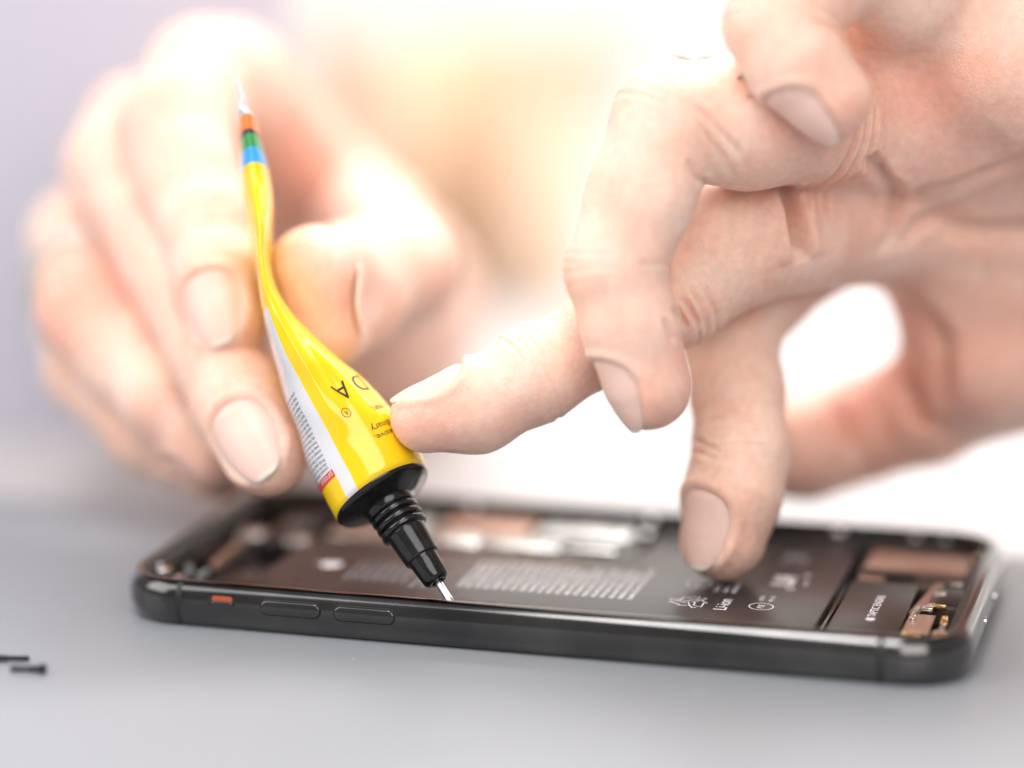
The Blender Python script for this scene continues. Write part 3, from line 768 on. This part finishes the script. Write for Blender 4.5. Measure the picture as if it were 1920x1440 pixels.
# near-side buttons
def stadium(cx, cz, w, h, n=12):
    r = h/2; p = []
    for k in range(n+1): a = -math.pi/2+math.pi*k/n; p.append((cx+w/2-r+r*math.cos(a), cz+r*math.sin(a)))
    for k in range(n+1): a = math.pi/2+math.pi*k/n; p.append((cx-w/2+r+r*math.cos(a), cz+r*math.sin(a)))
    return p
def side_y(z): qq = min(abs((z-4.0)/4.05), .999); return -(WY-3.1*(1-(1-qq**2.3)**(1/2.3)))
def side_button(name, cx, cz, w, h, lift, m, parent, edge=.22):
    layers = [(0, -.3), (0, lift*.55), (edge*.35, lift*.9), (edge, lift)]
    V = []; Fc = []; n = None
    for ins, l in layers:
        p = stadium(cx, cz, w-2*ins, h-2*ins); n = len(p)
        for x, z in p: V.append((x, side_y(z)-l, z))
    for i in range(len(layers)-1):
        for j in range(n): Fc.append((i*n+j, i*n+(j+1) % n, (i+1)*n+(j+1) % n, (i+1)*n+j))
    # filled face as columns so it follows the curve
    top = (len(layers)-1)*n
    hn = n//2
    # pair right arc with left arc
    for j in range(hn-1): Fc.append((top+j, top+j+1, top+n-2-j, top+n-1-j))
    return mesh(name, V, Fc, m, parent)
for cx in (-39.5, -26.6):
    g = side_button('button_gap', cx, 4.85, 10.9, 2.75, .015, M['groove'], frame, .02)
    b = side_button('volume_button', cx, 4.85, 10.4, 2.3, .28, M['steel_button'], frame)
side_button('switch_slot', -51.8, 5.15, 4.9, 1.9, .012, M['groove'], frame, .02)
side_button('switch_mark', -51.6, 5.55, 3.6, .95, .03, M['orange'], frame, .05)
side_button('mute_switch', -51.6, 4.75, 4.0, .95, .30, M['steel_button'], frame, .15)
# screws and port on the right end
bm = bmesh.new(); add_cyl(bm, (71.95, 7.7, 3.9), (1, 0, 0), .75, .7, .25, 20); bmobj('end_screw', bm, M['chrome'], frame, True, 40)
bm = bmesh.new(); add_cyl(bm, (71.95, -7.7, 3.9), (1, 0, 0), .75, .7, .25, 20); bmobj('end_screw', bm, M['chrome'], frame, True, 40)

# battery
def slab(name, pts, z0, z1, m, parent, bev=.6, seg=3):
    bm = bmesh.new(); vs = [bm.verts.new((x, y, z0)) for x, y in pts]; f = bm.faces.new(vs)
    r = bmesh.ops.extrude_face_region(bm, geom=[f]); vv = [g for g in r['geom'] if isinstance(g, bmesh.types.BMVert)]
    bmesh.ops.translate(bm, verts=vv, vec=(0, 0, z1-z0)); bm.normal_update()
    es = [e for e in bm.edges if all(abs(v.co.z-z1) < 1e-5 for v in e.verts)]
    bmesh.ops.bevel(bm, geom=es, offset=bev, segments=seg, affect='EDGES', profile=.5)
    return bmobj(name, bm, m, parent, True, 30)
ZB = 5.8
battery = slab('battery', [(-50.9, -31.6), (46.4, -31.6), (46.4, 32.5), (11.2, 32.5), (9.9, 31), (9.9, 14.5), (7.6, 8.6), (5.5, 7.6), (-50.9, 7.6)], 1.6, ZB, M['battery'], phone)
ZP = ZB+.03
def dec(mbb, V, Fc_, cx, cy, z=None):
    """letters on the battery: reading runs away from the lens, tops point to the left"""
    mbb.add(np.c_[cx-V[:, 1], cy+V[:, 0], np.full(len(V), z or ZP)], Fc_)
def btext(mbb, t, size, cx, cy, align='LEFT', off=0.0, sp_=1.0, z=None):
    V, f = text_mesh(t, size, align, off, sp_)
    if len(V): dec(mbb, V, f, cx, cy, z)
W2 = 'rechargeable lithium ion cell do not dispose of in fire or household waste may explode if damaged puncture crush replace only with authorised service provider batterie batteria pila ricaricabile non smaltire nel fuoco nicht ins feuer werfen recycle'.split()
mb = MB()
for k in range(20):
    random.shuffle(W2); btext(mb, ' '.join(W2)[:23].upper(), 1.32, -15.6+k*1.56, -17.9, off=.012)
mb.build('warning_text', M['print'], battery)
mb = MB()
for k in range(7):
    random.shuffle(W2); btext(mb, ' '.join(W2)[:20], 1.35, -36+k*1.7, -18.6, off=.012)
btext(mb, 'Rechargeable Li-ion Battery', 1.5, -23.5, -20.5, off=.015); btext(mb, '3.83 V  11.67 Wh', 1.5, -21.5, -20.5, off=.015)
mb.build('rating_text', M['print_dim'], battery)
# fruit emblem, drawn with its stalk to the left like the writing
th = np.linspace(0, 2*math.pi, 60, endpoint=False)
ap = []
for a in th:
    r = 2.0*(1+.06*math.cos(2*a)-.10*math.exp(-((abs((a-math.pi/2+math.pi) % (2*math.pi)-math.pi))/.28)**2)-.07*math.exp(-((abs((a+math.pi/2+math.pi) % (2*math.pi)-math.pi))/.25)**2))
    x, y = r*math.cos(a)*1.0, r*math.sin(a)*1.02
    if (x-2.35)**2+(y-.25)**2 < .95**2:
        d = math.hypot(x-2.35, y-.25); x = 2.35+(x-2.35)/d*.95; y = .25+(y-.25)/d*.95
        if x > 2.35: x = 4.7-x
    ap.append((x, y))
mb = MB(); ap = np.array(ap); dec(mb, np.c_[ap, np.zeros(len(ap))], [tuple(range(len(ap)))], -41, -10.5)
lf = np.array([(.05+.9*t*.75+.28*math.sin(t*math.pi)*.9, 2.2+1.1*t-.25*math.sin(math.pi*t)) for t in np.linspace(0, 1, 9)]+[(.05+.68*t-.28*math.sin(t*math.pi)*.6, 2.2+1.1*t+.3*math.sin(math.pi*t)) for t in np.linspace(1, 0, 9)[1:-1]])
dec(mb, np.c_[lf, np.zeros(len(lf))], [tuple(range(len(lf)))], -41, -10.5); mb.build('emblem', M['print'], battery)
# recycling arrows
mb = MB()
def at2(V, sc, dx, dy, rot=0):
    c, s_ = math.cos(rot), math.sin(rot); X = V[:, 0]*c-V[:, 1]*s_; Y = V[:, 0]*s_+V[:, 1]*c; return np.c_[X*sc+dx, Y*sc+dy, np.zeros(len(V))]
for k in range(3):
    V, f = stroke([(-.95, -.86), (-.05, -.86), (-.05, -1.08), (.50, -.60), (-.05, -.12), (-.05, -.34), (-.62, -.34)], .09, True)
    dec(mb, at2(V, 2.75, 0, .1, k*2*math.pi/3), f, 24.2, -16.4)
    V, f = stroke([(.50, -.60), (.95, -.86), (1.05, -.62)], .09); dec(mb, at2(V, 2.75, 0, .1, k*2*math.pi/3), f, 24.2, -16.4)
btext(mb, 'Li-ion', 3.1, 29.8, -19.8, off=.02, sp_=.95)
# ring marks
def ring_mark(cx, cy, r, inner, sz):
    V, f = stroke([(r*math.cos(a), r*math.sin(a)) for a in np.linspace(0, 2*math.pi, 40)[:-1]], .2, True); dec(mb, V, f, cx, cy)
    btext(mb, inner, sz, cx, cy, 'CENTER', .01)
ring_mark(36.0, -15.9, 2.0, 'PSE', 1.5); ring_mark(23.4, -5.4, 2.1, 'CB', 1.6)
V, f = stroke([(-2.1, 0), (2.1, 0)], .18); dec(mb, V, f, 23.4, -6.3)
for k, t in enumerate(('TUV 100', 'Made in', 'ASSEMBLED')): btext(mb, t, 1.1, 27.0+k*1.5, -9.2, off=.015)
for k, t in enumerate(('US/CN', 'P/N: A2')): btext(mb, t, 1.0, 35.3+k*1.7, -12.6, off=.015)
V, f = text_mesh('RU', 5.2, 'CENTER', .14, .9); V = V*np.array([-1, 1, 1]); dec(mb, V, [t[::-1] for t in f], 37.2, .6)
btext(mb, 'c', 3.0, 38.6, -4.9, off=.03); btext(mb, 'us', 2.0, 40.0, 4.0, off=.02)
btext(mb, 'MH 28', 1.0, 40.9, -1.4, off=.015)
mb.build('safety_marks', M['print'], battery)
mb = MB()
for sgn in (0,):
    for pl in ([(-1.2, -1.4), (-1.5, 1.2), (1.5, 1.2), (1.2, -1.4), (-1.2, -1.4)], [(-2.1, -1.9), (2.1, 1.9)], [(-2.1, 1.9), (2.1, -1.9)], [(-1.8, 1.5), (1.8, 1.5)]):
        V, f = stroke(pl, .24); dec(mb, V, f, 36.6, 16.6)
V, f = stroke([(2.0*math.cos(a)+.3, 2.0*math.sin(a)) for a in np.linspace(0, 2*math.pi, 30)[:-1]], .24, True); dec(mb, V, f, 36.6, 12.5)
mb.build('bin_mark', M['print_dim'], battery)
# pull tab edge between battery and haptic motor
box('battery_cable', (46.5, 47.4, -31, 12, 1.6, 4.6), M['blackgloss'], phone, .2)
# haptic motor with lettering
hap = box('haptic_motor', (48.2, 59.6, -31.3, 4.9, 1.6, 5.75), M['haptic'], phone, .35)
mb = MB(); btext(mb, 'TAPTIC ENGINE', 1.85, 54.4, -16.6, off=.03, sp_=.95, z=5.79)
V = at2(np.c_[ap, np.zeros(len(ap))], .42, -18.0, 0); dec(mb, V, [tuple(range(len(ap)))], 54.4, 0, 5.79); mb.build('motor_lettering', M['print'], hap)
box('motor_tab', (58.6, 60.4, -31, -24, 4.2, 5.0), M['flex'], hap, .15)
# loudspeaker block behind it
spk = box('loudspeaker', (47.8, 67.2, 11.5, 31.6, 1.6, 5.3), M['flex'], phone, .6)
box('speaker_foil', (48.8, 66.2, 14.6, 26.3, 5.2, 5.5), M['copper'], spk, .1)
box('speaker_foil', (48.6, 53.0, 8.0, 10.4, 4.9, 5.2), M['copper'], spk, .1)
box('speaker_rim', (48.6, 58, 10.8, 13.2, 5.2, 5.7), M['black'], spk, .2)
# dock flex, brackets, contacts
dock = box('charging_port', (62.0, 69.2, -6.0, 6.0, 1.6, 5.2), M['flex'], phone, .5)
box('port_shell', (63.2, 68.6, -4.8, 4.8, 5.1, 5.6), M['black'], dock, .3)
box('flex_cable', (59.9, 64.2, -21.0, -10.6, 4.6, 5.1), M['copper'], phone, .15)
box('flex_cable', (60.6, 62.4, -9.4, 9.5, 4.4, 4.9), M['copper'], phone, .12, rot=-.12)
box('flex_cable', (48.5, 61.5, 6.4, 8.0, 4.2, 4.9), M['flex'], phone, .2)
for (x, y, w, d, z, mm, n_) in [(60.7, -9.2, .9, 5.5, 5.3, 'silver', 'contact_bracket'), (62.6, -8.6, 1.8, 2.0, 5.9, 'chrome', 'spring_contact'), (64.2, -7.2, 2.6, .7, 6.0, 'gold', 'spring_contact'), (62.9, -6.4, 1.3, 1.0, 5.8, 'chrome', 'spring_contact'),
                      (65.9, -13.5, 1.2, 5.2, 5.3, 'gold', 'contact_strip'), (61.6, -22.6, 3.2, 2.4, 5.4, 'gold', 'contact_pad'), (66.3, -22.4, 2.4, 2.6, 5.7, 'gold', 'contact_pad'), (66.4, -25.4, 2.4, 1.8, 5.9, 'silver', 'contact_pad'),
                      (68.3, -13.0, 1.2, 5.0, 5.0, 'silver', 'contact_strip'), (60.8, -14.4, .8, 2.0, 5.7, 'chrome', 'spring_contact'), (63.5, .8, 2.0, 2.2, 5.7, 'silver', 'spring_contact'), (65.6, 7.5, 2.0, 1.5, 5.6, 'chrome', 'contact_pad'), (67.6, 24.0, 1.8, 1.8, 6.2, 'gold', 'corner_screw'), (66.0, -18.0, 1.0, 3.2, 5.2, 'grey_chip', 'chip')]:
    if n_ == 'corner_screw':
        bm = bmesh.new(); add_cyl(bm, (x, y, 5.4), (0, 0, 1), 1.0, .9, .8, 20); bmobj(n_, bm, M[mm], phone, True, 40)
    else: box(n_, (x-w/2, x+w/2, y-d/2, y+d/2, z-1.0, z), M[mm], phone, .18, rot=random.uniform(-.1, .1))
# ledge and display clips along the inner wall
led = sweep([(3.1, 6.3), (3.2, 6.55), (4.4, 6.5), (4.5, 6.3), (4.5, 1.4)], 'inner_ledge', M['black'], phone)
for (x, y, r) in [(41.4, 33.3, 1.25), (6.5, 32.6, .9), (-28, 32.8, .9), (60.5, 32.4, .7), (55.3, 32.2, .8), (68.3, 27.5, .7), (-66.8, -24.5, .9), (-68.6, -21.5, .6), (-60.6, -31.8, .9)]:
    r *= 1.15; pr = [(0, r), (.9, r)]+[(.9+.55*r*math.sin(a), r*math.cos(a)) for a in np.linspace(.15, 1.5, 9)]
    lathe('frame_screw', (x, y, 5.6), (0.0, .02, 1), pr, M['silver'], phone, 28)
# logic board with shields
board = box('circuit_board', (-50.5, 7.6, 10.0, 32.2, 1.8, 4.6), M['pcb'], phone, .3)
for (x0, x1, y0, y1, z, mm) in [(-49, -33, 10, 30.5, 5.5, 'silver'), (-31.6, -20.5, 9.9, 18.0, 5.6, 'silver'), (-19.6, -5.6, 10.0, 17.2, 5.7, 'silver'), (-31, -14, 19.5, 31, 5.5, 'copper'), (-12.6, 4.8, 20.5, 31.2, 5.8, 'silver'), (-4.4, 4.9, 10.6, 12.4, 6.0, 'chrome'), (-3.5, 3.0, 13.5, 18.8, 5.2, 'grey_chip'), (5.6, 7.8, 26.0, 31.0, 5.6, 'chrome')]:
    box('shield_can', (x0, x1, y0, y1, 4.4, z), M[mm], board, .35)
for k in range(34):
    x = random.uniform(-48, 7); y = random.choice([9.6, 18.9, 19.1, 31.5]) + random.uniform(-.3, .3); w = random.uniform(.5, 1.6)
    if k < 14: x, y = -3.4+k*.58, 12.7
    box('solder_chip', (x-w/2*.6, x+w/2*.6, y-.35, y+.35, 4.5, 5.1+random.random()*.4), M[random.choice(['silver', 'gold', 'grey_chip', 'chrome'])], board, .08)
# camera bay
cb = box('camera_bracket', (-60.5, -52.5, 2.5, 27, 1.6, 5.6), M['black'], phone, .6)
for (x0, x1, y0, y1, z, mm, rt, n_) in [(-64.4, -59.8, 3.0, 8.8, 6.1, 'silver', .15, 'camera_shield'), (-54.6, -50.2, 2.5, 6.4, 5.9, 'silver', 0, 'camera_shield'), (-63.0, -61.6, -13, 1.5, 5.4, 'copper', .05, 'camera_cable'), (-69, -67.4, -20.8, -17.4, 6.0, 'gold', .2, 'antenna_contact'), (-59.6, -58.2, 8, 20, 5.8, 'flex', 0, 'camera_cable'), (-64.6, -62.8, -26.2, -23.6, 6.0, 'chrome', 0, 'antenna_contact'), (-61.6, -60.4, -22.5, -18.5, 5.8, 'grey_chip', 0, 'chip'), (-68.2, -66.2, -8, 4, 5.3, 'flex', 0, 'front_sensor'), (-58.4, -54.2, 12, 16.5, 6.0, 'grey_chip', 0, 'camera_shield'), (-65.9, -64.6, -19, -14, 5.2, 'grey_chip', .4, 'chip')]:
    box(n_, (x0, x1, y0, y1, z-1.6, z), M[mm], phone, .3, rot=rt)
box('battery_connector', (-60, -51.8, -31, -4, 1.6, 3.6), M['blackgloss'], phone, .4)

# ------------------------------------------------------------------ loose screws on the mat
def screw(A, B, rh, label):
    A = np.array(A, float); B = np.array(B, float); d = unit(B-A); Ln = np.linalg.norm(B-A)
    z = rh*1.0
    A[2] = z*.75; B[2] = z; d = unit(B-A)
    r = empty('loose_screw', (A[0], A[1], 0)); tag(r, label, 'screw', 'tiny screws lying on the mat')
    pr = [(0, 0.02), (.05, .3), (.2, .4)]
    s_ = .3
    while s_ < Ln*.52: pr += [(s_, .40), (s_+.09, .46), (s_+.18, .40)]; s_ += .25
    pr += [(s_, .48), (Ln*.55, .52), (Ln*.72, .55), (Ln*.86, .62)]
    lathe('shank', A, d, pr, M['screw'], r, 24)
    lathe('head', A, d, [(Ln*.85, .5), (Ln*.87, rh*.95), (Ln*.9, rh), (Ln*.97, rh), (Ln, rh*.85), (Ln, rh*.4), (Ln-.3, rh*.35), (Ln-.3, .01)], M['screw'], r, 32)
B0, B1 = unz(19, 1254, .6), unz(86, 1257, .6)
screw(B0, B1, .85, 'small black screw with its head to the right, nearest the lens')
A0, A1 = unz(56, 1236, .5), unz(-22, 1238, .5)
screw(A0, A1, .85, 'small black screw with its thin point to the right, cut by the left border')

mb = MB()
for (x, y, r) in [(1312, 1300, .2), (662, 1236, .13), (584, 1320, .15), (1010, 1255, .1), (880, 1290, .09)]:
    bm = bmesh.new(); bmesh.ops.create_icosphere(bm, subdivisions=1, radius=r); c = unz(x, y, 0)
    mb.add(np.array([[v.co.x*random.uniform(.7, 1.5)+c[0], v.co.y*random.uniform(.7, 1.5)+c[1], max(v.co.z*.7+r*.5, 0)] for v in bm.verts]), [tuple(v.index for v in f.verts) for f in bm.faces]); bm.free()
dust = mb.build('dust', M['dust']); tag(dust, 'white dust specks scattered on the grey mat', 'dust', kind='stuff')
# ------------------------------------------------------------------ setting
def plane_grid(name, x0, x1, y0, y1, z0, z1, m, bev=.5):
    bm = bmesh.new(); add_box(bm, x0, x1, y0, y1, z0, z1, bev); o = bmobj(name, bm, m, None, True, 30); return o
# mat: far edge slightly turned against the phone
ml, mr = unz(100, 935, 0), unz(1895, 1040, 0); sl = (mr[1]-ml[1])/(mr[0]-ml[0])
bm = bmesh.new(); yy = lambda x: ml[1]+(x-ml[0])*sl
vs = [bm.verts.new(p) for p in [(-500, -480, -2), (500, -480, -2), (500, yy(500), -2), (-500, yy(-500), -2)]]
f = bm.faces.new(vs); r_ = bmesh.ops.extrude_face_region(bm, geom=[f]); bmesh.ops.translate(bm, verts=[g for g in r_['geom'] if isinstance(g, bmesh.types.BMVert)], vec=(0, 0, 2))
bm.normal_update(); bmesh.ops.bevel(bm, geom=[e for e in bm.edges], offset=.6, segments=3, affect='EDGES')
o = bmobj('work_mat', bm, M['mat'], None, True, 30); tag(o, kind='structure')
o = plane_grid('table', -1200, 1500, -700, 1400, -30, -2.02, M['table'], 2); tag(o, kind='structure')
def wall(name, pxl, pxr, depth, m, thick=20, h=1400):
    a, b = P(pxl, 720, depth), P(pxr, 720, depth); d = b-a; d[2] = 0; w = np.linalg.norm(d); d /= w; n_ = np.array([-d[1], d[0], 0])
    bm = bmesh.new(); add_box(bm, 0, w, 0, thick, -2.0, h, 1)
    for v in bm.verts: c = np.array([a[0], a[1], 0])+d*v.co.x+n_*v.co.y; v.co = Vector((c[0], c[1], v.co.z))
    o = bmobj(name, bm, m, None, True, 30); tag(o, kind='structure'); return o
wall('wall', -2600, 6000, 1500, M['wall_white'])
wall('wall_panel', -900, 548, 612, M['wall_lav'], 6, 500)
# soft cloth forms far behind the hands
def drape(name, pl, pr, depth, top, bot, m, label, seed, wob=18):
    V = []; Fc = []; nu, nv = 40, 24
    a, b = P(pl, 720, depth), P(pr, 720, depth)
    zt, zb = P((pl+pr)/2, top, depth)[2], max(P((pl+pr)/2, bot, depth)[2], -2)
    for th_ in (0, 3):
        for i in range(nu+1):
            for j in range(nv+1):
                u_, w_ = i/nu, j/nv; c = a+(b-a)*u_
                off = wob*(math.sin(u_*13+seed)+.5*math.sin(u_*29+seed*2)+.4*math.sin(w_*5+u_*4))+th_
                sh = (1-.12*math.sin(w_*3+seed))
                cc = (a+b)/2+(c-(a+b)/2)*sh
                V.append((cc[0]+F[0]*off, cc[1]+F[1]*off, zb+(zt-zb)*w_))
    K = (nu+1)*(nv+1); g = lambda i, j: i*(nv+1)+j
    for i in range(nu):
        for j in range(nv):
            Fc.append((g(i, j), g(i+1, j), g(i+1, j+1), g(i, j+1))); Fc.append((K+g(i, j), K+g(i, j+1), K+g(i+1, j+1), K+g(i+1, j)))
    for i in range(nu): Fc.append((g(i, nv), g(i+1, nv), K+g(i+1, nv), K+g(i, nv)))
    for j in range(nv): Fc.append((g(0, j), g(0, j+1), K+g(0, j+1), K+g(0, j))); Fc.append((g(nu, j), K+g(nu, j), K+g(nu, j+1), g(nu, j+1)))
    o = mesh(name, V, Fc, m); tag(o, label, 'cloth'); return o
drape('hanging_cloth', 600, 1135, 800, 60, 900, M['apricot'], 'blurred apricot cloth hanging far behind, between the two hands', 1.3)

# ------------------------------------------------------------------ light
w = bpy.data.worlds.new('World'); scene.world = w; w.use_nodes = True
bg = w.node_tree.nodes['Background']; bg.inputs[0].default_value = (1.0, .975, .95, 1); bg.inputs[1].default_value = .30
def area(name, loc, tgt, sx, sy, power, col):
    l = bpy.data.lights.new(name, 'AREA'); l.shape = 'RECTANGLE'; l.size = sx; l.size_y = sy; l.energy = power; l.color = col
    o = bpy.data.objects.new(name, l); COL.objects.link(o); o.location = Vector(loc)
    o.rotation_euler = (Vector(tgt)-Vector(loc)).to_track_quat('-Z', 'Y').to_euler(); return o
area('overhead_lamp', (-.05, .50, .85), (0, 0, .02), .9, .5, 10.5, (1, .985, .97))
area('ceiling_lamp', (-.09, -.38, .82), (.0, -.05, 0), .22, .42, 3.2, (1, .99, .98))
area('window_lamp', (-.50, -.34, .42), (-.04, 0, .06), .5, .5, 2.5, (1, .985, .97))
area('front_fill_lamp', (.38, -.75, .55), (.06, 0, .08), .7, .6, 4.8, (1, .985, .965))  # unseen fill, added to brighten the lens-facing side of the right hand
area('backdrop_fill_lamp', (.45, .75, .9), (.2, 1.1, .2), .9, .4, 10, (1, .97, .92))  # added out of view to push the wall and cloth towards white
scene.view_settings.view_transform = 'Standard'; scene.view_settings.look = 'None'; scene.view_settings.exposure = 0.18; scene.view_settings.gamma = 1
scene.view_settings.use_curve_mapping = False
scene.render.engine = 'CYCLES'; scene.cycles.use_denoising = True
scene.cycles.max_bounces = 6; scene.cycles.diffuse_bounces = 3; scene.cycles.glossy_bounces = 3; scene.cycles.transmission_bounces = 2; scene.cycles.caustics_reflective = False; scene.cycles.caustics_refractive = False
scene.render.resolution_x = 1024; scene.render.resolution_y = 768
